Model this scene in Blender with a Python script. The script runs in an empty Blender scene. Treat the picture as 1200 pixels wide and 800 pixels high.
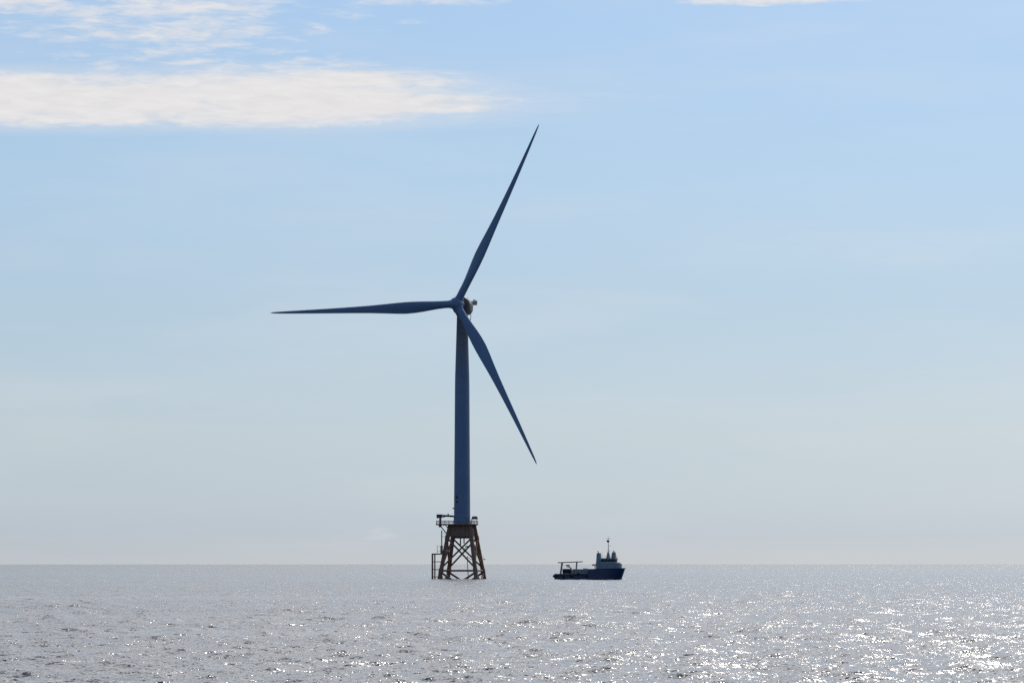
import bpy, bmesh, math, random
import numpy as np
from mathutils import Vector, Matrix

random.seed(7)
RAD = math.radians
S = bpy.context.scene
COL = S.collection
PI = math.pi

# ------------------------------------------------------------------ camera
cam_d = bpy.data.cameras.new('camera')
cam_d.sensor_width = 36.0
cam_d.lens = 131.25
cam_d.clip_start = 0.5
cam_d.clip_end = 120000
cam = bpy.data.objects.new('camera', cam_d)
COL.objects.link(cam)
EYE = 5.6
cam.location = (0, 0, EYE)
cam.rotation_euler = (RAD(90 + 3.41), 0, 0)
S.camera = cam

# ------------------------------------------------------------------ sun, sky, exposure
SUN_AZ, SUN_EL = 20.0, 42.0          # degrees to the right of the view, above the sea
SUN_STRENGTH = 2.5
SKY_STRENGTH = 0.15
EXPOSURE = 0.0
S.view_settings.view_transform = 'Standard'
S.view_settings.look = 'None'
S.view_settings.exposure = EXPOSURE
S.view_settings.gamma = 1.0
S.view_settings.use_curve_mapping = False
try:
    S.cycles.use_denoising = False
    S.cycles.max_bounces = 6
    S.cycles.sample_clamp_indirect = 4.0
except Exception:
    pass

sd = Vector((math.sin(RAD(SUN_AZ)) * math.cos(RAD(SUN_EL)), math.cos(RAD(SUN_AZ)) * math.cos(RAD(SUN_EL)), math.sin(RAD(SUN_EL))))
sun_l = bpy.data.lights.new('sun', 'SUN')
sun_l.energy = SUN_STRENGTH
sun_l.angle = RAD(0.53)
sun_l.color = (1.0, 0.95, 0.88)
sun = bpy.data.objects.new('sun', sun_l)
COL.objects.link(sun)
sun.rotation_euler = sd.to_track_quat('Z', 'Y').to_euler()
sun.location = (0, 0, 400)


class NT:
    """small helper for writing node trees as expressions"""
    def __init__(self, tree):
        self.t = tree
        self.n = tree.nodes
        self.l = tree.links

    def node(self, kind, **kw):
        nd = self.n.new(kind)
        for k, v in kw.items():
            setattr(nd, k, v)
        return nd

    def put(self, sock, v):
        if isinstance(v, bpy.types.NodeSocket):
            self.l.new(v, sock)
        elif isinstance(v, (tuple, list)) and len(v) == 3 and sock.type == 'RGBA':
            sock.default_value = (*v, 1.0)
        else:
            sock.default_value = v

    def m(self, op, a, b=None, c=None, clamp=False):
        nd = self.node('ShaderNodeMath', operation=op, use_clamp=clamp)
        self.put(nd.inputs[0], a)
        if b is not None: self.put(nd.inputs[1], b)
        if c is not None: self.put(nd.inputs[2], c)
        return nd.outputs[0]

    def vm(self, op, a, b=None, scale=None):
        nd = self.node('ShaderNodeVectorMath', operation=op)
        self.put(nd.inputs[0], a)
        if b is not None: self.put(nd.inputs[1], b)
        if scale is not None: self.put(nd.inputs['Scale'], scale)
        return nd.outputs[0]

    def smooth(self, x, a, b):
        nd = self.node('ShaderNodeMapRange', interpolation_type='SMOOTHSTEP')
        self.put(nd.inputs[0], x)
        nd.inputs[1].default_value, nd.inputs[2].default_value = a, b
        return nd.outputs[0]

    def lin(self, x, a, b, c=0.0, d=1.0):
        nd = self.node('ShaderNodeMapRange')
        self.put(nd.inputs[0], x)
        for i, v in enumerate((a, b, c, d)): nd.inputs[i + 1].default_value = v
        return nd.outputs[0]

    def noise(self, vec, scale, detail=3.0, rough=0.5, dist=0.0, out='Fac'):
        nd = self.node('ShaderNodeTexNoise')
        self.put(nd.inputs['Vector'], vec)
        nd.inputs['Scale'].default_value = scale
        nd.inputs['Detail'].default_value = detail
        nd.inputs['Roughness'].default_value = rough
        nd.inputs['Distortion'].default_value = dist
        return nd.outputs[out] if out == 'Fac' else nd.outputs['Color']

    def xyz(self, x, y, z):
        nd = self.node('ShaderNodeCombineXYZ')
        for i, v in enumerate((x, y, z)): self.put(nd.inputs[i], v)
        return nd.outputs[0]

    def sep(self, v):
        nd = self.node('ShaderNodeSeparateXYZ')
        self.put(nd.inputs[0], v)
        return nd.outputs

    def mix(self, f, a, b, blend='MIX'):
        nd = self.node('ShaderNodeMix', data_type='RGBA', blend_type=blend)
        self.put(nd.inputs[0], f)
        self.put(nd.inputs[6], a)
        self.put(nd.inputs[7], b)
        return nd.outputs[2]


W = bpy.data.worlds.new('World')
S.world = W
W.use_nodes = True
w = NT(W.node_tree)
w.n.clear()
sky = w.node('ShaderNodeTexSky', sky_type='NISHITA')
sky.sun_disc = False
sky.sun_elevation = RAD(SUN_EL)
sky.sun_rotation = RAD(SUN_AZ)
sky.altitude = 0
sky.air_density = 0.6
sky.dust_density = 0.2
sky.ozone_density = 4.0
gen = w.node('ShaderNodeTexCoord').outputs['Generated']
dx, dy, dz = w.sep(gen)
az = w.m('MULTIPLY', w.m('ARCTAN2', dx, dy), 180 / PI)     # degrees right of north (+Y)
el = w.m('MULTIPLY', w.m('ARCSINE', dz), 180 / PI)         # degrees above the sea
# the moist air low over the sea: grey-blue instead of the clear-air glow
ramp = w.node('ShaderNodeValToRGB')
w.put(ramp.inputs[0], w.m('DIVIDE', el, 40.0))
cr_ = ramp.color_ramp
cr_.interpolation = 'LINEAR'
HAZE = [(0.0, (.475, .48, .55)), (0.5, (.478, .478, .545)), (2, (.66, .58, .535)), (4, (.80, .70, .60)), (6, (.96, .85, .70)), (8.5, (1.11, .99, .82)), (20, (1.17, 1.1, .95)), (40, (1.2, 1.15, 1.05))]
while len(cr_.elements) < len(HAZE): cr_.elements.new(0.5)
for e_, (p_, c_) in zip(cr_.elements, HAZE):
    e_.position = p_ / 40.0
    e_.color = (*[x / 1.2 for x in c_], 1)
skycol = w.mix(1.0, sky.outputs[0], ramp.outputs[0], 'MULTIPLY')
CLOUD = (5.4, 5.25, 5.2)
streak = w.noise(w.xyz(w.m('MULTIPLY', az, 0.5), w.m('MULTIPLY', el, 3.2), 3.1), 1.0, 7.0, 0.6, 0.25)
fine = w.noise(w.xyz(w.m('MULTIPLY', az, 1.9), w.m('MULTIPLY', el, 9.0), 9.7), 1.0, 7.0, 0.62, 0.4)
rag = w.m('ADD', w.m('MULTIPLY', w.m('SUBTRACT', streak, 0.5), 1.5), w.m('MULTIPLY', w.m('SUBTRACT', fine, 0.5), 1.3))


def cloud(a0, e0, ra, re, dens):
    """one elongated patch of cloud: azimuth, elevation, half widths in degrees, density at its middle"""
    u = w.m('DIVIDE', w.m('SUBTRACT', az, a0), ra)
    v = w.m('DIVIDE', w.m('SUBTRACT', el, e0), re)
    r2 = w.m('ADD', w.m('POWER', w.m('ABSOLUTE', u), 1.6), w.m('POWER', w.m('ABSOLUTE', v), 2.4))
    return w.m('MULTIPLY', w.m('MAXIMUM', w.m('SUBTRACT', 1.35, r2), -1.5), dens)


def union(items):
    out = items[0]
    for it in items[1:]: out = w.m('MAXIMUM', out, it)
    return out


# long flat bank that splits into two fingers on its right-hand end
bank = union([cloud(-7.2, 7.08, 5.6, 0.40, 1.0), cloud(-3.6, 7.12, 2.9, 0.42, 1.0), cloud(-2.7, 7.40, 1.7, 0.17, 0.95), cloud(-2.15, 7.05, 2.0, 0.20, 1.0)])
halo = w.m('MULTIPLY', w.smooth(w.m('ADD', bank, w.m('MULTIPLY', rag, 0.6)), -1.5, 0.9), 0.38)
bank = w.smooth(w.m('ADD', bank, w.m('MULTIPLY', rag, 1.25)), -0.40, 1.15)
# broken wisps above it
wisp = union([cloud(-5.3, 8.25, 3.2, 0.62, 0.72), cloud(-7.6, 8.5, 1.3, 0.30, 0.8), cloud(-4.9, 7.85, 0.9, 0.16, 0.55), cloud(-6.4, 7.60, 0.8, 0.12, 0.6), cloud(-2.9, 7.62, 1.5, 0.16, 0.6), cloud(-1.35, 7.03, 1.2, 0.13, 1.1),
              cloud(-1.4, 8.63, 1.4, 0.10, 0.9), cloud(4.0, 8.64, 1.5, 0.13, 1.1)])
wisp = w.smooth(w.m('ADD', wisp, w.m('MULTIPLY', rag, 2.0)), 0.15, 1.75)
# unseen bright sheet added above the frame, sunward only, to lighten the water
sunward = w.smooth(w.m('ABSOLUTE', w.m('SUBTRACT', az, SUN_AZ)), 110.0, 30.0)
high = w.m('MULTIPLY', w.m('MULTIPLY', w.smooth(el, 8.7, 12.0), w.smooth(el, 54.0, 30.0)), sunward)
high = w.m('MULTIPLY', high, w.lin(w.noise(w.xyz(w.m('MULTIPLY', az, 0.06), w.m('MULTIPLY', el, 0.16), 1.3), 1.0, 6.0, 0.55), 0.35, 0.65, 0.45, 1.0))
puff = w.m('MULTIPLY', w.smooth(w.m('ADD', cloud(-2.05, 0.50, 0.42, 0.16, 0.9), w.m('MULTIPLY', rag, 2.2)), 0.3, 1.6), 0.22)
veil = w.m('MULTIPLY', w.smooth(w.noise(w.xyz(w.m('MULTIPLY', az, 0.16), w.m('MULTIPLY', el, 0.9), 6.1), 1.0, 5.0, 0.55), 0.40, 0.75), 0.16)
mask = union([w.m('MULTIPLY', bank, 0.95), halo, w.m('MULTIPLY', wisp, 0.85), w.m('MULTIPLY', high, 0.85), veil, puff])
glare = w.m('MULTIPLY', w.smooth(w.m('ABSOLUTE', w.m('SUBTRACT', az, SUN_AZ)), 75.0, 10.0), w.smooth(el, 9.0, 18.0))  # extra brightness added to the unseen sheet near the sun's azimuth
tone = w.m('ADD', w.lin(fine, 0.3, 0.7, 0.95, 1.04), w.m('MULTIPLY', glare, 2.7))
cloudcol = w.mix(1.0, CLOUD, w.xyz(tone, tone, tone), 'MULTIPLY')
bg = w.node('ShaderNodeBackground')
w.put(bg.inputs[0], w.mix(mask, skycol, cloudcol))
bg.inputs[1].default_value = SKY_STRENGTH
w.l.new(bg.outputs[0], w.node('ShaderNodeOutputWorld').inputs[0])


# ------------------------------------------------------------------ materials
def paint(name, col, rough=0.5, var=0.12, scale=0.6, dirt=None, dirt_amt=0.0, streaks=False, metallic=0.0, spec=0.5):
    m = bpy.data.materials.new(name)
    m.use_nodes = True
    t = NT(m.node_tree)
    b = t.n['Principled BSDF']
    pos = t.node('ShaderNodeNewGeometry').outputs['Position']
    n1 = t.noise(pos, scale, 5.0, 0.6)
    c = t.mix(t.lin(n1, 0.3, 0.7), tuple(x * (1 - var) for x in col), tuple(min(1, x * (1 + var)) for x in col))
    if dirt:
        sx, sy, sz = t.sep(pos)
        v = t.xyz(sx, sy, t.m('MULTIPLY', sz, 0.12 if streaks else 1.0))
        n2 = t.noise(v, scale * 2.5, 5.0, 0.65)
        c = t.mix(t.m('MULTIPLY', t.smooth(n2, 0.45, 0.68), dirt_amt), c, dirt)
    t.put(b.inputs['Base Color'], c)
    t.put(b.inputs['Roughness'], t.lin(n1, 0.3, 0.7, rough * 0.85, min(1, rough * 1.15)))
    b.inputs['Metallic'].default_value = metallic
    b.inputs['Specular IOR Level'].default_value = spec
    return m


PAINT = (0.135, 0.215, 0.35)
M = {
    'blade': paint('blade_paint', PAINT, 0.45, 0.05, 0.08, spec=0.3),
    'nacelle': paint('nacelle_paint', (0.15, 0.135, 0.135), 0.5, 0.12, 0.4, (0.08, 0.055, 0.045), 0.75),
    'vent': paint('dark_plate', (0.03, 0.03, 0.035), 0.6),
    'steel_ochre': paint('weathered_ochre_steel', (0.30, 0.14, 0.085), 0.65, 0.25, 0.5, (0.10, 0.045, 0.03), 0.8, True),
    'steel_dark': paint('dark_steel', (0.26, 0.15, 0.105), 0.7, 0.25, 0.7, (0.10, 0.045, 0.03), 0.5, True),
    'galv': paint('galvanised_steel', (0.22, 0.22, 0.23), 0.5, 0.15, 1.0, metallic=0.4),
    'crane': paint('black_crane_paint', (0.025, 0.027, 0.032), 0.5),
    'hull': paint('navy_hull_paint', (0.007, 0.031, 0.105), 0.4, 0.2, 0.5, (0.02, 0.025, 0.05), 0.6, True),
    'boot': paint('red_antifouling', (0.10, 0.015, 0.02), 0.6, 0.2),
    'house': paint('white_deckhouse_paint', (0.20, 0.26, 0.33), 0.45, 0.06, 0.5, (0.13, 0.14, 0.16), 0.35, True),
    'deckgrey': paint('grey_deck_paint', (0.23, 0.24, 0.25), 0.6, 0.2, 0.8, (0.10, 0.06, 0.045), 0.5),
    'funnel_red': paint('faded_red_paint', (0.27, 0.21, 0.22), 0.5, 0.15),
    'rubber': paint('black_rubber', (0.015, 0.015, 0.016), 0.8),
    'glass': paint('dark_window_glass', (0.008, 0.01, 0.014), 0.08),
    'panel': paint('panel_glass', (0.015, 0.018, 0.03), 0.15),
}


def tower_material():
    m = bpy.data.materials.new('tower_paint')
    m.use_nodes = True
    t = NT(m.node_tree)
    b = t.n['Principled BSDF']
    pos = t.node('ShaderNodeNewGeometry').outputs['Position']
    sx, sy, sz = t.sep(pos)
    n1 = t.noise(pos, 0.25, 4.0, 0.6)
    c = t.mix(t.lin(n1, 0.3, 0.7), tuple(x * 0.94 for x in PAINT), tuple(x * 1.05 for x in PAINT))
    # oily grime that has run down the topmost section from the yaw bearing
    n2 = t.noise(t.xyz(sx, sy, t.m('MULTIPLY', sz, 0.10)), 1.1, 6.0, 0.7)
    edge = t.smooth(t.m('ADD', sz, t.m('MULTIPLY', t.m('SUBTRACT', n2, 0.5), 26.0)), 72.0, 92.0)
    c = t.mix(t.m('MULTIPLY', edge, 0.75), c, (0.16, 0.145, 0.145))
    n3 = t.noise(pos, 1.6, 5.0, 0.7)
    c = t.mix(t.m('MULTIPLY', t.m('MULTIPLY', edge, t.smooth(n3, 0.5, 0.65)), 0.5), c, (0.10, 0.08, 0.07))
    t.put(b.inputs['Base Color'], c)
    b.inputs['Roughness'].default_value = 0.5
    b.inputs['Specular IOR Level'].default_value = 0.3
    return m


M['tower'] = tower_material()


def sea_material():
    m = bpy.data.materials.new('sea_water')
    m.use_nodes = True
    t = NT(m.node_tree)
    b = t.n['Principled BSDF']
    geo = t.node('ShaderNodeNewGeometry')
    pos, nor = geo.outputs['Position'], geo.outputs['Normal']
    far = t.node('ShaderNodeAttribute', attribute_name='flat').outputs['Fac']
    sx, sy, sz = t.sep(pos)

    def slopes(scale, amp, seed, detail=2.0):
        v = t.xyz(t.m('MULTIPLY', sx, 0.75), sy, seed)
        c = t.noise(v, scale, detail, 0.55, out='Color')
        return t.vm('MULTIPLY', t.vm('SUBTRACT', c, (0.5, 0.5, 0.5)), (amp * 1.25, amp, 0.0))
    gust = t.noise(t.xyz(t.m('MULTIPLY', sx, 0.35), sy, 5.5), 0.014, 4.0, 0.65)
    small = t.vm('ADD', slopes(3.5, 1.0, 0.0), slopes(11.0, 1.3, 7.0))
    small = t.vm('SCALE', small, scale=t.lin(gust, 0.35, 0.65, 0.65, 1.3))
    mid = t.vm('SCALE', t.vm('ADD', slopes(0.2, 0.4, 3.0), slopes(0.7, 0.6, 4.0)), scale=far)
    n = t.vm('NORMALIZE', t.vm('ADD', nor, t.vm('ADD', small, mid)))
    t.put(b.inputs['Normal'], n)
    b.inputs['Base Color'].default_value = (0.010, 0.022, 0.030, 1)
    t.put(b.inputs['Roughness'], t.lin(far, 0.0, 1.0, 0.20, 0.27))
    b.inputs['IOR'].default_value = 1.333
    return m


M['sea'] = sea_material()


# ------------------------------------------------------------------ mesh helpers
class MB:
    def __init__(self):
        self.v, self.f = [], []

    def add(self, vs, fs):
        o = len(self.v)
        self.v += [tuple(p) for p in vs]
        self.f += [tuple(o + i for i in q) for q in fs]
        return self

    def loft(self, rings, caps=True):
        n = len(rings[0])
        fs = []
        for k in range(len(rings) - 1):
            for i in range(n):
                j = (i + 1) % n
                fs.append((k * n + i, k * n + j, (k + 1) * n + j, (k + 1) * n + i))
        if caps:
            fs.append(tuple(range(n))[::-1])
            fs.append(tuple((len(rings) - 1) * n + i for i in range(n)))
        return self.add([p for r in rings for p in r], fs)

    def tube(self, a, b, r0, r1=None, n=12):
        a, b = Vector(a), Vector(b)
        r1 = r0 if r1 is None else r1
        q = (b - a).to_track_quat('Z', 'Y')
        ring = lambda c, r: [c + q @ Vector((r * math.cos(2 * PI * i / n), r * math.sin(2 * PI * i / n), 0)) for i in range(n)]
        return self.loft([ring(a, r0), ring(b, r1)])

    def path(self, pts, r, n=8):
        for a, b in zip(pts, pts[1:]): self.tube(a, b, r, n=n)
        return self

    def lathe(self, prof, c=(0, 0, 0), axis=(0, 0, 1), n=48):
        q = Vector(axis).to_track_quat('Z', 'Y')
        c = Vector(c)
        return self.loft([[c + q @ Vector((r * math.cos(2 * PI * i / n), r * math.sin(2 * PI * i / n), z)) for i in range(n)] for z, r in prof])

    def box(self, c, s, rot=None, taper=(1, 1)):
        c = Vector(c)
        vs = []
        for z in (-0.5, 0.5):
            tx, ty = taper if z > 0 else (1, 1)
            for x, y in ((-0.5, -0.5), (0.5, -0.5), (0.5, 0.5), (-0.5, 0.5)):
                p = Vector((x * s[0] * tx, y * s[1] * ty, z * s[2]))
                vs.append(c + (rot @ p if rot else p))
        return self.add(vs, [(3, 2, 1, 0), (4, 5, 6, 7), (0, 1, 5, 4), (1, 2, 6, 5), (2, 3, 7, 6), (3, 0, 4, 7)])

    def bar(self, a, b, w, h):
        a, b = Vector(a), Vector(b)
        q = (b - a).to_track_quat('X', 'Z')
        return self.box((a + b) / 2, ((b - a).length, w, h), q.to_matrix())

    def ball(self, c, r, n=14, sc=(1, 1, 1)):
        prof = [(-math.cos(PI * k / n), max(1e-3, math.sin(PI * k / n))) for k in range(n + 1)]
        rings = [[(c[0] + r * sc[0] * p * math.cos(2 * PI * i / (2 * n)), c[1] + r * sc[1] * p * math.sin(2 * PI * i / (2 * n)), c[2] + r * sc[2] * z) for i in range(2 * n)] for z, p in prof]
        return self.loft(rings)

    def torus(self, c, axis, R, r, n=20, k=8):
        q = Vector(axis).to_track_quat('Z', 'Y')
        c = Vector(c)
        vs, fs = [], []
        for i in range(n):
            a = 2 * PI * i / n
            for j in range(k):
                b = 2 * PI * j / k
                vs.append(c + q @ Vector(((R + r * math.cos(b)) * math.cos(a), (R + r * math.cos(b)) * math.sin(a), r * math.sin(b))))
                fs.append((i * k + j, ((i + 1) % n) * k + j, ((i + 1) % n) * k + (j + 1) % k, i * k + (j + 1) % k))
        return self.add(vs, fs)

    def build(self, name, mat, parent=None, smooth=False, bevel=0.0):
        me = bpy.data.meshes.new(name)
        me.from_pydata(self.v, [], self.f)
        bm = bmesh.new()
        bm.from_mesh(me)
        bmesh.ops.recalc_face_normals(bm, faces=bm.faces)
        if bevel:
            bmesh.ops.bevel(bm, geom=list(bm.edges), offset=bevel, segments=2, affect='EDGES', clamp_overlap=True)
        bm.to_mesh(me)
        bm.free()
        if smooth:
            me.polygons.foreach_set('use_smooth', [True] * len(me.polygons))
            me.set_sharp_from_angle(angle=RAD(38))
        me.materials.append(mat)
        o = bpy.data.objects.new(name, me)
        COL.objects.link(o)
        if parent: o.parent = parent
        return o


def thing(name, label, cat, loc=(0, 0, 0), rz=0.0, group=None):
    o = bpy.data.objects.new(name, None)
    COL.objects.link(o)
    o.location = loc
    o.rotation_euler = (0, 0, rz)
    o.empty_display_size = 1
    tag(o, label, cat, group)
    return o


def tag(o, label, cat, group=None):
    o['label'], o['category'] = label, cat
    if group: o['group'] = group


# ------------------------------------------------------------------ the sea: one sheet, waves as real relief
def build_sea():
    rng = np.random.default_rng(11)
    rows = [0.0, 6, 12, 20, 28, 36, 44, 50]
    r = 55.0
    while r < 6000:
        rows.append(r)
        r += 0.17 * max(1.1, (r / 170.0) ** 1.2)
    while r < 90000:
        rows.append(r)
        r *= 1.12
    rows = np.array(rows)
    side = 9.5 + np.cumsum(np.linspace(0.03, 0.20, 170))
    fine = np.concatenate([-side[::-1], np.linspace(-9.5, 9.5, 655), side])
    left = fine[0] - np.cumsum(np.linspace(0.4, 12, 25))
    left = left[left > -180]
    cols = np.radians(np.concatenate([left[::-1], fine, -left]))
    R, A = np.meshgrid(rows, cols, indexing='ij')
    X, Y = R * np.sin(A), R * np.cos(A)
    Z = np.zeros_like(X)
    DX, DY = np.zeros_like(X), np.zeros_like(X)
    keep_r = np.clip((R - 55) / 20, 0, 1) * np.clip((5900 - R) / 3000, 0, 1)
    keep_a = np.clip((RAD(fine[-1]) - np.abs(A)) / RAD(3), 0, 1)
    keep = keep_r * keep_a
    wind = RAD(-68)                                  # the waves run towards the viewer, a little across
    for k in range(110):
        lam = 0.5 * (12.0 / 0.5) ** (rng.random())
        th = wind + rng.normal(0, 0.85)
        kk = 2 * PI / lam
        slope = 0.022 if lam < 0.8 else (0.025 if lam < 2.2 else (0.027 if lam < 5 else 0.018))
        a = slope / kk
        ph = kk * (X * math.cos(th) + Y * math.sin(th)) + rng.random() * 2 * PI
        vis = np.clip((lam / (0.17 * (np.maximum(R, 150) / 170.0) ** 1.2) - 1.6) / 2.0, 0, 1)
        Z += a * np.sin(ph) * vis
        DX += 0.7 * a * math.cos(th) * np.cos(ph) * vis
        DY += 0.7 * a * math.sin(th) * np.cos(ph) * vis
    X, Y, Z = X + DX * keep, Y + DY * keep, Z * keep
    nr, nc = X.shape
    co = np.stack([X, Y, Z], -1).reshape(-1, 3).astype(np.float32)
    i = np.arange((nr - 1) * (nc - 1))
    a0 = (i // (nc - 1)) * nc + i % (nc - 1)
    quads = np.stack([a0, a0 + nc, a0 + nc + 1, a0 + 1], -1)
    # close the ring behind the viewer
    k = np.arange(nr - 1) * nc
    quads = np.concatenate([quads, np.stack([k + nc - 1, k + nc + nc - 1, k + nc, k], -1)]).astype(np.int32)[:, ::-1]
    me = bpy.data.meshes.new('sea')
    me.vertices.add(len(co))
    me.vertices.foreach_set('co', co.ravel())
    me.loops.add(quads.size)
    me.loops.foreach_set('vertex_index', quads.ravel())
    me.polygons.add(len(quads))
    me.polygons.foreach_set('loop_start', np.arange(len(quads), dtype=np.int32) * 4)
    me.polygons.foreach_set('use_smooth', np.ones(len(quads), dtype=bool))
    me.update(calc_edges=True)
    at = me.attributes.new('flat', 'FLOAT', 'POINT')
    lost = np.clip((R - 300) / 3000, 0, 1) ** 0.7
    at.data.foreach_set('value', np.maximum(1 - keep, lost).astype(np.float32).ravel())
    me.materials.append(M['sea'])
    o = bpy.data.objects.new('sea', me)
    COL.objects.link(o)
    o['kind'] = 'structure'
    return o


build_sea()

# ------------------------------------------------------------------ jacket foundation (local z = 0 is the sea)
TX, TY = -18.7, 1400.0
jac = thing('jacket_foundation', 'rusty brown four-legged steel jacket standing in the sea under the wind turbine', 'foundation', (TX, TY, 0))
ANG = [RAD(a) for a in (-123.2, -33.2 - 23.6, 33.2, 123.2)]
# corner positions: leg 0 near left, 1 near right, 2 far right, 3 far left
C0 = [Vector((-0.839, -0.548, 0)), Vector((0.548, -0.839, 0)), Vector((0.839, 0.548, 0)), Vector((-0.548, 0.839, 0))]


def rad_at(z): return 9.95 - z * 0.225


def corner(i, z):
    p = C0[i % 4] * rad_at(z)
    return Vector((p.x, p.y, z))


DECK = 20.5
for i in range(4):
    mb = MB()
    mb.tube(corner(i, -4), corner(i, 20.1), 0.80, 0.72, 20)
    for z in (3.2, 15.4):
        mb.tube(corner(i, z - 0.8), corner(i, z + 0.8), 0.90, 0.88, 20)
    mb.build('leg', M['steel_ochre'] if i in (2, 3) else M['steel_dark'], jac, True)
for i in range(4):
    j = i + 1
    MB().tube(corner(i, 15.3), corner(j, 4.3), 0.33, n=14).build('cross_brace', M['steel_dark'], jac, True)
    MB().tube(corner(j, 15.3), corner(i, 4.3), 0.325, n=14).build('cross_brace', M['steel_dark'], jac, True)
    MB().tube(corner(i, 3.2), corner(j, 3.2), 0.36, n=14).build('horizontal_brace', M['steel_dark'], jac, True)
    MB().tube(corner(i, 2.6), corner(j, -7.0), 0.40, n=14).build('cross_brace', M['steel_dark'], jac, True)
    MB().tube(corner(j, 2.6), corner(i, -7.0), 0.395, n=14).build('cross_brace', M['steel_dark'], jac, True)
# transition piece: welded box girders between the leg heads with a can in the middle
mb = MB()
lo = [corner(i, 15.9) * 0.97 for i in range(4)]
hi = [corner(i, 20.15) * 0.985 for i in range(4)]
for q in lo: q.z = 15.9
for q in hi: q.z = 20.15
mb.loft([[tuple(p) for p in lo], [tuple(p) for p in hi]])
mb.lathe([(15.2, 3.0), (15.21, 3.3), (20.16, 3.3), (20.34, 3.2)], n=40)
tp = mb.build('transition_piece', M['steel_dark'], jac, True)
# stiffener plates on the girders
for i in range(4):
    for f in (0.25, 0.5, 0.75):
        a, b = lo[i].lerp(lo[(i + 1) % 4], f), hi[i].lerp(hi[(i + 1) % 4], f)
        out = Vector(((a.x + b.x), (a.y + b.y), 0)).normalized() * 0.08
        MB().bar(a * 1.0 + out, b + out, 0.10, 0.25).build('stiffener', M['steel_dark'], tp)

# working deck, turned with the jacket; its left end carries the crane
RZ = Matrix.Rotation(0, 3, 'Z')
mb = MB()
outline = [(-9.7, -4.2), (-5.0, -5.6), (3.2, -6.2), (6.0, -4.6), (6.0, 4.6), (3.2, 6.2), (-5.0, 5.6), (-9.7, 4.2)]
mb.loft([[(x, y, DECK - 0.32) for x, y in outline], [(x, y, DECK + 0.12) for x, y in outline]])
deck = mb.build('work_deck', M['steel_dark'], jac)
mb = MB()
N = len(outline)
for k in range(N):
    a, b = Vector((*outline[k], 0)), Vector((*outline[(k + 1) % N], 0))
    a, b = a * 0.985, b * 0.985
    for h in (0.5, 0.85, 1.2):
        mb.tube((a.x, a.y, DECK + 0.1 + h), (b.x, b.y, DECK + 0.1 + h), 0.055, n=6)
    steps = max(1, int((b - a).length / 1.5))
    for s in range(steps):
        p = a.lerp(b, s / steps)
        mb.tube((p.x, p.y, DECK + 0.1), (p.x, p.y, DECK + 1.32), 0.06, n=6)
mb.build('railing', M['galv'], deck)
for y in (-3.6, 3.6):
    MB().tube((-8.4, y, DECK - 0.2), (-5.3, y * 0.9, 16.4), 0.17).build('deck_strut', M['steel_dark'], deck, True)
    MB().tube((-6.3, y, DECK - 0.2), (-4.9, y * 0.9, 18.6), 0.14).build('deck_strut', M['steel_dark'], deck, True)
for x in (-8.6, -6.9, -5.2, 5.2):
    MB().bar((x, -4.4, DECK - 0.3), (x, 4.4, DECK - 0.46), 0.2, 0.28).build('deck_beam', M['steel_dark'], deck)

# boat landing on the left: two bumper tubes, ladder, rungs, then a rest platform and the caged ladder above
bl = MB()
LX = -11.0
for y in (-5.6, -3.2):
    bl.tube((LX, y, -3), (LX, y, 9.6), 0.30, n=12)
for y in (-5.0, -3.8):
    bl.tube((LX + 0.9, y, -2), (LX + 0.9, y, 9.5), 0.23, n=8)
for z in (0.9, 3.6, 6.5, 9.3):
    for y in (-5.6, -3.2):
        bl.tube((LX, y, z), (-rad_at(z) * 0.80, y + 0.1 * (-4.4 - y), z), 0.15, n=8)
    bl.tube((LX, -5.6, z), (LX, -3.2, z), 0.13, n=8)
land = bl.build('boat_landing', M['steel_dark'], jac, True)
mb = MB()
z = 0.2
while z < 9.4:
    mb.tube((LX + 0.9, -5.0, z), (LX + 0.9, -3.8, z), 0.035, n=6)
    z += 0.35
mb.build('ladder', M['steel_dark'], land)
mb = MB().box((-8.85, -4.4, 9.55), (4.2, 3.0, 0.16))
rest = mb.build('rest_platform', M['steel_dark'], jac)
for y in (-5.85, -2.95):
    mb = MB()
    for x in (-9.2, -8.0):
        mb.tube((x, y, 9.6), (x, y, 12.4), 0.06, n=6)
    mb.tube((-9.2, y, 12.4), (-8.0, y, 12.4), 0.05, n=6)
    mb.tube((-9.2, y, 10.4), (-7.2, y, 10.4), 0.045, n=6)
    mb.build('railing', M['steel_dark'], rest)
mb = MB()
for y in (-4.7, -4.1):
    mb.tube((-7.55, y, 9.6), (-7.55, y, 18.2), 0.19, n=8)
z = 9.9
while z < 18:
    mb.tube((-7.55, -4.7, z), (-7.55, -4.1, z), 0.03, n=6)
    z += 0.35
mb.box((-7.5, -4.4, 11.1), (0.75, 0.9, 3.0))
mb.box((-6.8, -4.3, 15.9), (1.7, 1.6, 0.12))
mb.tube((-6.2, -4.9, 15.9), (-6.2, -4.9, 17.1), 0.04, n=6)
mb.tube((-7.5, -4.9, 17.1), (-6.2, -4.9, 17.1), 0.04, n=6)
mb.build('access_ladder', M['steel_dark'], jac)
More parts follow.
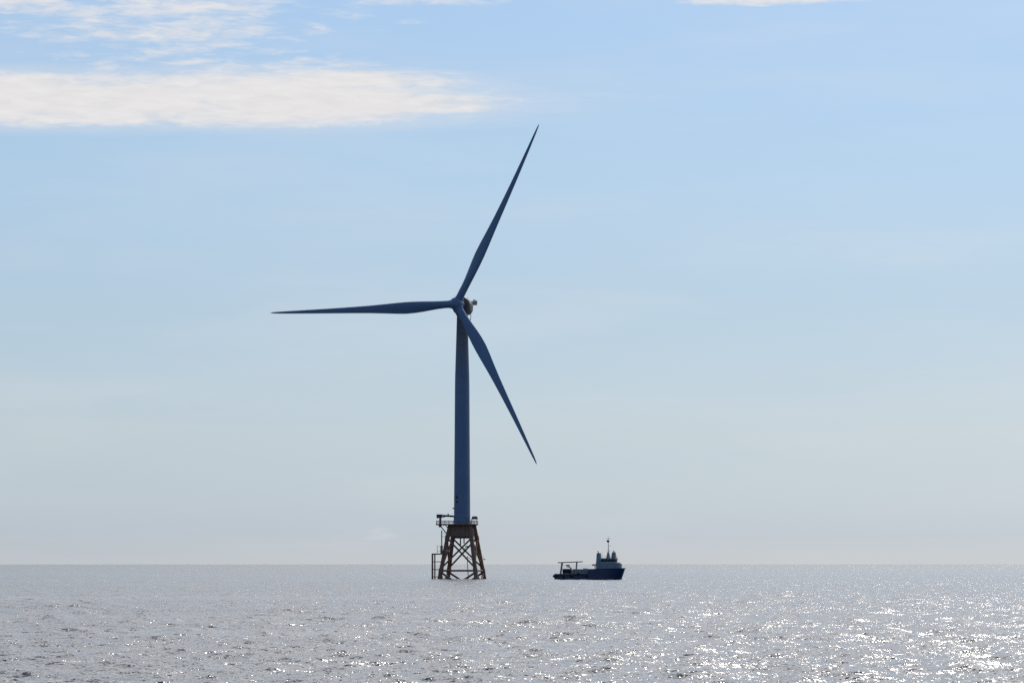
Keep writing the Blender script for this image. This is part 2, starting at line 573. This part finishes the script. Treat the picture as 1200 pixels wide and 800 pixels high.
# cable tubes hanging below the transition piece and down inside the legs
for x, y, z0, z1, r in ((-0.6, 0.8, 12.8, 15.4, 0.24), (0.75, -0.6, 13.3, 15.4, 0.22)):
    MB().tube((x, y, z0), (x, y, z1), r).build('cable_tube', M['steel_dark'], jac, True)
MB().path([(2.0, -2.0, 8.6), (2.0, -2.0, 6.0), (2.3, -2.2, 2.0), (2.5, -2.3, -2.0)], 0.14).tube((2.0, -2.0, 8.2), (3.8, -4.6, 7.2), 0.10).build('cable_tube', M['steel_dark'], jac, True)
mb = MB().box((2.1, -1.2, 12.2), (1.6, 1.0, 0.5)).tube((1.5, -1.2, 12.0), (0.4, 0.0, 10.6), 0.12).tube((2.7, -1.2, 12.4), (4.2, -1.2, 13.2), 0.1)
mb.build('junction_box', M['steel_ochre'], jac)
MB().box((7.4 + 0.95, 4.6, 7.4), (0.7, 0.7, 0.35)).tube((8.0, 4.5, 7.4), (8.0, 4.5, 8.4), 0.06).build('marker_lamp', M['steel_dark'], jac)
# small sloping panel on posts at the right end of the deck
mb = MB()
mb.box((4.75, -2.6, 22.9), (2.5, 2.6, 1.1), taper=(0.72, 0.9))
for x in (4.1, 5.4):
    for y in (-3.4, -1.8):
        mb.tube((x, y, DECK + 0.1), (x, y, 22.7), 0.07, n=6)
mb.build('equipment_shelter', M['steel_dark'], jac)
MB().tube((3.6, -5.0, DECK + 0.1), (3.6, -5.0, 22.3), 0.14).build('davit_post', M['crane'], jac)

# ------------------------------------------------------------------ deck crane on the left end of the work deck
cr = thing('deck_crane', 'small black deck crane at the left end of the jacket deck, boom lowered', 'crane', (TX - 8.15, TY - 1.2, DECK + 0.13))
MB().lathe([(0, 0.62), (0.12, 0.62), (0.13, 0.42), (2.2, 0.40), (2.21, 0.55), (2.4, 0.55)], n=20).build('pedestal', M['crane'], cr, True)
MB().lathe([(-1.25, 0.40), (-1.24, 0.55), (-0.32, 0.55)], n=20).build('pedestal_foot', M['crane'], cr, True)
MB().box((-0.35, 0, 3.0), (2.1, 1.3, 1.15)).box((-1.0, 0, 2.4), (0.8, 1.0, 0.5)).build('winch_house', M['crane'], cr, bevel=0.06)
mb = MB()
mb.bar((0.5, 0, 3.1), (5.0, 0, 2.85), 0.5, 0.7)
mb.bar((4.8, 0, 2.86), (6.3, 0, 2.1), 0.4, 0.45)
mb.tube((0.4, 0, 2.3), (2.6, 0, 2.9), 0.12)
boom = mb.build('boom', M['crane'], cr)
MB().tube((3.0, 0, 3.2), (3.0, 0, 3.85), 0.2).box((2.95, 0, 3.6), (0.5, 0.4, 0.3)).build('sheave', M['crane'], boom)
MB().tube((6.3, 0, 2.1), (6.3, 0, 0.9), 0.05, n=6).ball((6.3, 0, 0.8), 0.22, 6).build('hook', M['crane'], cr)

# ------------------------------------------------------------------ wind turbine
wt = thing('wind_turbine', 'tall three-bladed blue-grey offshore wind turbine on a steel jacket', 'wind turbine', (TX, TY, 20.35))
B = -20.35           # local offset so heights below read as metres above the sea
mb = MB()
prof = [(20.36, 3.25), (20.75, 3.25), (20.76, 3.06), (24.8, 3.05), (37.6, 2.96), (55.0, 2.84), (72.0, 2.74), (76.0, 2.68), (86.0, 2.38), (98.6, 2.02), (98.8, 2.14), (99.3, 2.14)]
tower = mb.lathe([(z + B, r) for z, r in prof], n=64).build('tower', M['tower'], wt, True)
for z, r in ((37.6, 2.97), (57.0, 2.84), (75.8, 2.70)):
    MB().lathe([(z + B - 0.07, r + 0.008), (z + B + 0.07, r + 0.008)], n=64).build('flange_ring', M['tower'], tower, True)
# door with its little porch lamp on the left, two dark plates higher up
for zz, a, ww, hh in ((28.9, -128, 0.75, 0.9), (30.6, -132, 0.8, 0.9)):
    aa = RAD(a)
    q = Matrix.Rotation(aa, 3, 'Z')
    MB().box((3.03 * math.cos(aa), 3.03 * math.sin(aa), zz + B), (0.12, ww, hh), q).build('vent_plate', M['vent'], tower, bevel=0.02)
aa = RAD(-165)
q = Matrix.Rotation(aa, 3, 'Z')
MB().box((3.04 * math.cos(aa), 3.04 * math.sin(aa), 22.3 + B), (0.14, 1.1, 2.3), q).build('door', M['tower'], tower, bevel=0.03)
MB().box((3.35 * math.cos(aa), 3.35 * math.sin(aa), 26.4 + B), (0.65, 0.3, 0.35), q).tube((3.0 * math.cos(aa), 3.0 * math.sin(aa), 26.2 + B), (3.5 * math.cos(aa), 3.5 * math.sin(aa), 26.9 + B), 0.08).build('lamp_bracket', M['vent'], tower)

YAW, TILT = RAD(23.5), RAD(6.5)
nax = Vector((-math.sin(YAW) * math.cos(TILT), -math.cos(YAW) * math.cos(TILT), math.sin(TILT)))
e1 = Vector((math.cos(YAW), -math.sin(YAW), 0))
e2 = Vector((math.sin(TILT) * math.sin(YAW), math.sin(TILT) * math.cos(YAW), math.cos(TILT)))
TOP = Vector((0.5, 0, 102.05 + B))            # where the shaft line crosses the tower's axis
HUB = TOP + nax * 6.5


def along(t, up=0.0, side=0.0): return TOP + nax * t + e2 * up + e1 * side


# generator ring and nacelle shell
mb = MB()
mb.lathe([(0.0, 2.6), (0.15, 3.35), (0.45, 3.55), (2.0, 3.6), (2.3, 3.45), (2.45, 2.7), (2.46, 2.2), (3.6, 2.0)], along(0.4), nax, 56)
gen_o = mb.build('generator', M['nacelle'], wt, True)
mb = MB()
rings = []
for t, hw, hh, up in ((0.7, 2.5, 2.75, -0.1), (-1.0, 2.6, 2.9, -0.15), (-2.6, 2.5, 2.75, -0.05), (-4.0, 2.15, 2.2, 0.25), (-4.7, 1.6, 1.5, 0.6), (-4.9, 1.0, 0.9, 0.7)):
    ring = []
    for i in range(40):
        a = 2 * PI * i / 40
        ca, sa = math.cos(a), math.sin(a)
        p = 0.62
        ring.append(along(t, up + hh * math.copysign(abs(sa) ** p, sa), hw * math.copysign(abs(ca) ** p, ca)))
    rings.append(ring)
mb.loft(rings)
nac = mb.build('nacelle', M['nacelle'], wt, True)
MB().lathe([(98.9 + B, 2.25), (99.0 + B, 2.4), (100.6 + B, 2.5)], n=40).build('yaw_collar', M['nacelle'], nac, True)
# hoist platform at the back of the roof
mb = MB()
q = Matrix((e1, -nax, e2)).transposed()
mb.box(along(-6.6, 2.2), (3.4, 3.6, 0.22), q)
mb.bar(along(-2.4, 2.0), along(-6.6, 2.1), 0.5, 0.3)
plat = mb.build('hoist_platform', M['nacelle'], nac)
mb = MB()
for side in (-1.7, 1.7):
    for t in (-4.8, -6.6, -8.4):
        mb.tube(along(t, 2.3, side), along(t, 3.7, side), 0.06, n=6)
    mb.box(along(-6.6, 2.95, side), (0.06, 3.6, 1.1), q)
    mb.tube(along(-4.8, 3.7, side), along(-8.4, 3.7, side), 0.06, n=6)
mb.box(along(-8.4, 2.95), (3.4, 0.06, 1.1), q)
mb.tube(along(-8.4, 3.7, -1.7), along(-8.4, 3.7, 1.7), 0.06, n=6)
mb.build('platform_rail', M['nacelle'], plat)
mb = MB()
mb.tube(along(-0.6, 2.7, -0.6), along(-0.6, 4.2, -0.6), 0.06, n=6)
mb.tube(along(-1.6, 2.7, 0.8), along(-1.6, 4.0, 0.8), 0.06, n=6)
mb.path([along(-0.6, 3.7, -0.6), along(-1.6, 3.6, 0.8)], 0.04, 6)
mb.build('weather_mast', M['vent'], nac)
for y in (-0.5, 0.5):
    MB().path([(2.35, y, 101.0 + B), (3.2, y, 100.7 + B), (3.2, y, 97.2 + B), (2.1, y, 97.2 + B)], 0.11).build('ladder_hoop', M['galv'], nac)
# hub with its spinner
mb = MB()
mb.lathe([(-2.3, 1.9), (-2.2, 2.25), (-1.2, 2.5), (0.4, 2.5), (1.4, 2.2), (2.1, 1.65), (2.6, 0.9), (2.75, 0.2)], HUB, nax, 48)
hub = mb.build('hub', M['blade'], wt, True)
# blades: measured span stations (m), chord (m), thickness ratio, twist (deg)
STA = [(1.2, 2.75, 1.0, 17), (2.6, 2.80, 1.0, 17), (4.5, 2.82, 0.98, 17), (7.0, 2.95, 0.86, 17), (10.0, 3.35, 0.68, 16.5), (13.5, 3.95, 0.52, 15.5), (17.0, 4.35, 0.42, 14), (20.5, 4.45, 0.35, 12.5),
       (24.0, 4.15, 0.31, 11), (29.0, 3.50, 0.28, 9), (35.0, 2.85, 0.25, 7.2), (42.0, 2.35, 0.23, 5.6), (50.0, 1.88, 0.21, 4.2), (58.0, 1.46, 0.19, 3), (65.0, 1.08, 0.18, 2.2), (70.0, 0.78, 0.18, 1.6), (72.6, 0.48, 0.18, 1.2), (73.6, 0.12, 0.2, 1)]


def section(c, tr, roundness, n=36):
    """closed outline: x runs from the leading edge (-) to the trailing edge (+), y is thickness"""
    pts = []
    for i in range(n):
        a = 2 * PI * i / n
        xc = 0.5 * (1 - math.cos(a))
        yt = 5 * (0.2969 * math.sqrt(xc) - 0.126 * xc - 0.3516 * xc ** 2 + 0.2843 * xc ** 3 - 0.1036 * xc ** 4)
        sgn = 1 if a <= PI else -1
        foil = (xc - 0.40, sgn * yt * tr * (1.15 if sgn < 0 else 0.85))
        circ = (xc - 0.5, 0.5 * math.sin(a) * tr)
        k = roundness
        pts.append(((foil[0] * (1 - k) + circ[0] * k) * c, (foil[1] * (1 - k) + circ[1] * k) * c))
    return pts


for th in (62.3, 182.3, 302.3):
    a = RAD(th)
    bdir = e1 * math.cos(a) + e2 * math.sin(a)
    tdir = e1 * -math.sin(a) + e2 * math.cos(a)
    # finer stations by linear interpolation on a smooth curve
    rs = [s[0] for s in STA]
    fine_r = sorted(set(rs + [x + f * (y - x) for x, y in zip(rs, rs[1:]) for f in (1 / 3, 2 / 3)]))
    rings = []
    for r in fine_r:
        c, tr, tw = (float(np.interp(r, rs, [s[k] for s in STA])) for k in (1, 2, 3))
        k = min(1.0, max(0.0, (tr - 0.35) / 0.6))
        bt = RAD(tw)
        te = tdir * math.cos(bt) - nax * math.sin(bt)
        up = nax * math.cos(bt) + tdir * math.sin(bt)
        cen = HUB + bdir * r + nax * (r * math.sin(RAD(2.6)) + 5.4 * (r / 73.6) ** 2)
        rings.append([cen + te * x + up * y for x, y in section(c, tr, k)])
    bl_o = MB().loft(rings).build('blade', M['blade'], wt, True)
    p0, p1 = HUB + bdir * 1.5, HUB + bdir * 2.75
    MB().tube(p0, p1 + nax * 0.1, 1.62, 1.55, 36).build('root_collar', M['blade'], bl_o, True)

# ------------------------------------------------------------------ work boat
boat = thing('work_boat', 'navy blue work boat on the sea, pale wheelhouse forward and low open stern', 'boat', (27.8, 1350, 0), RAD(-25))


def hull_half(x):                    # half beam at deck level along the length
    if x < -11: return 3.25 + 0.25 * (x + 12.3) / 1.3
    if x < 6: return 3.5
    return 3.5 * math.sqrt(max(0.0, 1 - ((x - 6) / 8.15) ** 2.4))


def sheer(x): return 2.15 if x < 0.6 else (2.15 + (x - 0.6) / 0.6 * 1.7 if x < 1.2 else 3.85 + 0.35 * ((x - 1.2) / 13) ** 1.6)


xs = [-12.3, -12.0, -11, -9, -6, -3, 0, 0.6, 1.2, 3, 5, 7, 8.5, 10, 11.2, 12.2, 13, 13.6, 14.05]
rings, brings = [], []
for x in xs:
    hb = max(0.05, hull_half(x))
    rake = max(0.0, (x - 7) / 7.05)
    wl = hb * (1 - 0.34 * rake ** 1.5)
    back = 1.5 * rake ** 2            # the stem leans forward: low water lines end further aft
    s = sheer(x)
    rings.append([(x, -hb, s), (x - back * 0.45, -(hb * 0.6 + wl * 0.4), s * 0.55), (x - back * 0.9, -wl, 0.32), (x - back * 0.9, wl, 0.32), (x - back * 0.45, hb * 0.6 + wl * 0.4, s * 0.55), (x, hb, s)])
    brings.append([(x - back * 0.9, -wl, 0.318), (x - back, -wl * 0.92, -0.6), (x - back * 1.1, -wl * 0.5, -1.5), (x - back * 1.1, wl * 0.5, -1.5), (x - back, wl * 0.92, -0.6), (x - back * 0.9, wl, 0.318)])
hull = MB().loft(rings).build('hull', M['hull'], boat, True)
MB().loft(brings).build('boot_top', M['boot'], hull, True)
for s in (-1, 1):
    MB().path([(x, s * (hull_half(x) + 0.04), 1.55) for x in xs[:8]], 0.13, 8).build('rubbing_strake', M['rubber'], hull, True)
    MB().path([(x, s * (max(0.05, hull_half(x)) + 0.02), sheer(x) - 0.06) for x in xs[8:]], 0.10, 8).build('bulwark_cap', M['rubber'], hull, True)
MB().path([(-12.33, -3.2, 1.55), (-12.33, 3.2, 1.55)], 0.14, 8).build('rubbing_strake', M['rubber'], hull, True)
for x, z in ((-11.9, 1.3), (-5.2, 1.2), (-2.7, 2.0), (0.6, 1.25), (-8.6, 1.2)):
    MB().torus((x, -3.68, z), (0, 1, 0), 0.36, 0.16).build('tyre_fender', M['rubber'], hull, True)
MB().box((-12.62, -1.6, 1.3), (0.5, 3.6, 0.9)).build('stern_fender', M['rubber'], hull, bevel=0.12)
# grey cargo rail and hatch coaming along the middle of the open deck
mb = MB()
mb.loft([[(-5.9, -3.15, 2.16), (1.0, -3.15, 2.16), (1.0, 3.15, 2.16), (-5.9, 3.15, 2.16)], [(-5.2, -3.0, 3.85), (1.0, -3.0, 3.75), (1.0, 3.0, 3.75), (-5.2, 3.0, 3.85)]])
coam = mb.build('cargo_rail', M['deckgrey'], boat, bevel=0.04)
for x in (-4.4, -3.0, -1.6, -0.2):
    MB().box((x, -3.10, 2.95), (0.14, 0.16, 1.5)).build('stanchion', M['steel_dark'], coam)
MB().box((-0.9, -1.0, 3.95), (1.6, 1.2, 0.3)).build('hatch', M['house'], coam, bevel=0.05)
# deckhouse, wheelhouse
mb = MB()
plan = [(3.9, -2.75), (9.0, -2.75), (11.6, -1.9), (11.9, 0), (11.6, 1.9), (9.0, 2.75), (3.9, 2.75)]
mb.loft([[(x, y, 3.5) for x, y in plan], [(x - 0.05, y * 0.99, 6.2) for x, y in plan]])
house = mb.build('deckhouse', M['house'], boat, bevel=0.05)
MB().box((5.4, -2.76, 4.75), (0.8, 0.07, 1.8)).build('door', M['house'], house, bevel=0.02)
mb = MB()
rl = [(11.3, -2.2), (12.3, -1.4), (12.6, 0), (12.3, 1.4), (11.3, 2.2)]
for (a, b) in zip(rl, rl[1:]):
    mb.bar((*a, 4.95), (*b, 4.95), 0.1, 1.7)
mb.build('breakwater', M['house'], boat)
wplan = [(5.6, -2.3), (9.2, -2.3), (10.5, -1.5), (10.8, 0), (10.5, 1.5), (9.2, 2.3), (5.6, 2.3)]
mb = MB()
mb.loft([[(x, y, 6.21) for x, y in wplan], [(x + 0.12, y * 1.02, 7.55) for x, y in wplan]])
wh = mb.build('wheelhouse', M['house'], boat)
MB().loft([[(x + 0.1 + (0.25 if x > 6 else -0.2), y * 1.10, 7.56) for x, y in wplan], [(x + 0.1 + (0.2 if x > 6 else -0.15), y * 1.08, 7.78) for x, y in wplan]]).build('roof', M['house'], wh)
k = len(wplan)
for a, b, n in ((0, 1, 3), (1, 2, 2), (2, 3, 2), (3, 4, 2), (4, 5, 2), (5, 6, 3), (6, 0, 2)):
    A, Bp = Vector((*wplan[a], 0)), Vector((*wplan[b], 0))
    for s in range(n):
        p, qv = A.lerp(Bp, (s + 0.07) / n), A.lerp(Bp, (s + 0.93) / n)
        dvec = (qv - p).normalized()
        nrm = Vector((dvec.y, -dvec.x, 0)) * 0.02
        off = Vector((0.06, 0, 0)) + nrm
        fs = [(p.x + off.x, p.y * 1.01 + off.y, 6.5), (qv.x + off.x, qv.y * 1.01 + off.y, 6.5), (qv.x + off.x + 0.05, qv.y * 1.02 + off.y, 7.35), (p.x + off.x + 0.05, p.y * 1.02 + off.y, 7.35)]
        inn = [(x - nrm.x * 3, y - nrm.y * 3, z) for x, y, z in fs]
        MB().loft([inn, fs]).build('window', M['glass'], wh)
# funnel behind the wheelhouse, second stack on the roof
f = MB().loft([[(3.3, -1.3, 6.2), (4.9, -1.3, 6.2), (4.9, 0.3, 6.2), (3.3, 0.3, 6.2)], [(3.5, -1.15, 9.6), (4.75, -1.15, 9.6), (4.75, 0.1, 9.6), (3.5, 0.1, 9.6)]]).build('funnel', M['house'], boat, bevel=0.08)
MB().path([(3.95, -0.6, 9.5), (3.95, -0.6, 10.0), (3.7, -0.6, 10.3)], 0.16).build('exhaust_pipe', M['vent'], f)
f = MB().loft([[(9.0, -0.8, 7.78), (10.5, -0.8, 7.78), (10.5, 0.8, 7.78), (9.0, 0.8, 7.78)], [(9.25, -0.55, 9.9), (10.3, -0.55, 9.9), (10.3, 0.55, 9.9), (9.25, 0.55, 9.9)]]).build('vent_stack', M['funnel_red'], boat, bevel=0.08)
MB().path([(9.6, -0.1, 9.8), (9.6, -0.1, 10.2), (9.9, -0.1, 10.5)], 0.14).path([(10.0, 0.3, 9.8), (10.0, 0.3, 10.2)], 0.12).build('exhaust_pipe', M['vent'], f)
# mast
mast = MB().loft([[(7.0, -0.6, 7.78), (8.2, -0.6, 7.78), (8.2, 0.6, 7.78), (7.0, 0.6, 7.78)], [(7.35, -0.25, 9.9), (7.85, -0.25, 9.9), (7.85, 0.25, 9.9), (7.35, 0.25, 9.9)]]).tube((7.6, 0, 9.8), (7.6, 0, 15.4), 0.15, 0.06, 10).build('mast', M['house'], boat)
MB().ball((7.5, 0, 13.85), 0.52, 10, (1, 1, 0.85)).build('radar_dome', M['vent'], mast, True)
MB().bar((6.7, 0, 14.75), (8.6, 0, 14.75), 0.08, 0.08).bar((7.5, 0, 12.25), (8.7, 0, 12.25), 0.1, 0.1).bar((7.6, 0, 12.2), (7.6, 0, 14.9), 0.05, 0.05).bar((7.6, -1.2, 14.2), (7.6, 1.2, 14.2), 0.07, 0.07).build('crosstree', M['vent'], mast)
MB().box((7.95, 0, 10.4), (0.2, 1.7, 0.16)).build('radar_scanner', M['house'], mast)
for x, y, h in ((5.9, -1.5, 2.6), (6.5, 1.5, 2.9), (10.9, -1.4, 1.0)):
    MB().tube((x, y, 7.7), (x, y, 7.78 + h), 0.035, 0.02, 6).build('whip_antenna', M['galv'], boat)
mb = MB()
rp = [(5.5, -2.4), (9.2, -2.4), (10.6, -1.6), (10.9, 0)]
for p, qv in zip(rp, rp[1:]):
    for h in (0.45, 0.85):
        mb.tube((*p, 7.78 + h), (*qv, 7.78 + h), 0.03, n=6)
for p in rp:
    mb.tube((*p, 7.77), (*p, 8.65), 0.035, n=6)
mb.build('roof_rail', M['galv'], wh)
MB().box((3.05, -1.9, 5.35), (1.5, 1.4, 0.5)).tube((3.2, -1.9, 3.6), (3.2, -1.9, 5.2), 0.14).build('raft_platform', M['deckgrey'], boat, bevel=0.08)
# gantry over the after deck
mb = MB()
mb.bar((-12.0, -0.6, 6.15), (-2.3, -0.6, 6.5), 0.5, 0.34)
gan = mb.build('gantry', M['deckgrey'], boat, bevel=0.03)
mb = MB().bar((-10.95, -0.6, 2.1), (-10.35, -0.6, 6.1), 0.4, 0.55)
mb.build('leg', M['deckgrey'], gan)
MB().bar((-4.75, -0.6, 3.8), (-4.55, -0.6, 6.3), 0.36, 0.45).build('leg', M['deckgrey'], gan)
MB().box((-8.1, -1.2, 3.05), (2.7, 2.4, 1.75)).tube((-6.9, -2.2, 2.9), (-6.9, 0.0, 2.9), 0.75, n=20).build('winch', M['rubber'], boat, bevel=0.06)
mb = MB()
mb.tube((-6.4, -1.6, 2.15), (-6.4, -1.6, 4.2), 0.28)
mb.bar((-6.2, -1.6, 3.9), (-7.6, -1.6, 5.25), 0.32, 0.4)
mb.bar((-7.0, -1.6, 5.25), (-8.4, -1.6, 5.2), 0.3, 0.36)
mb.bar((-8.2, -1.6, 5.1), (-7.4, -1.6, 4.3), 0.25, 0.25)
mb.build('knuckle_crane', M['deckgrey'], boat)
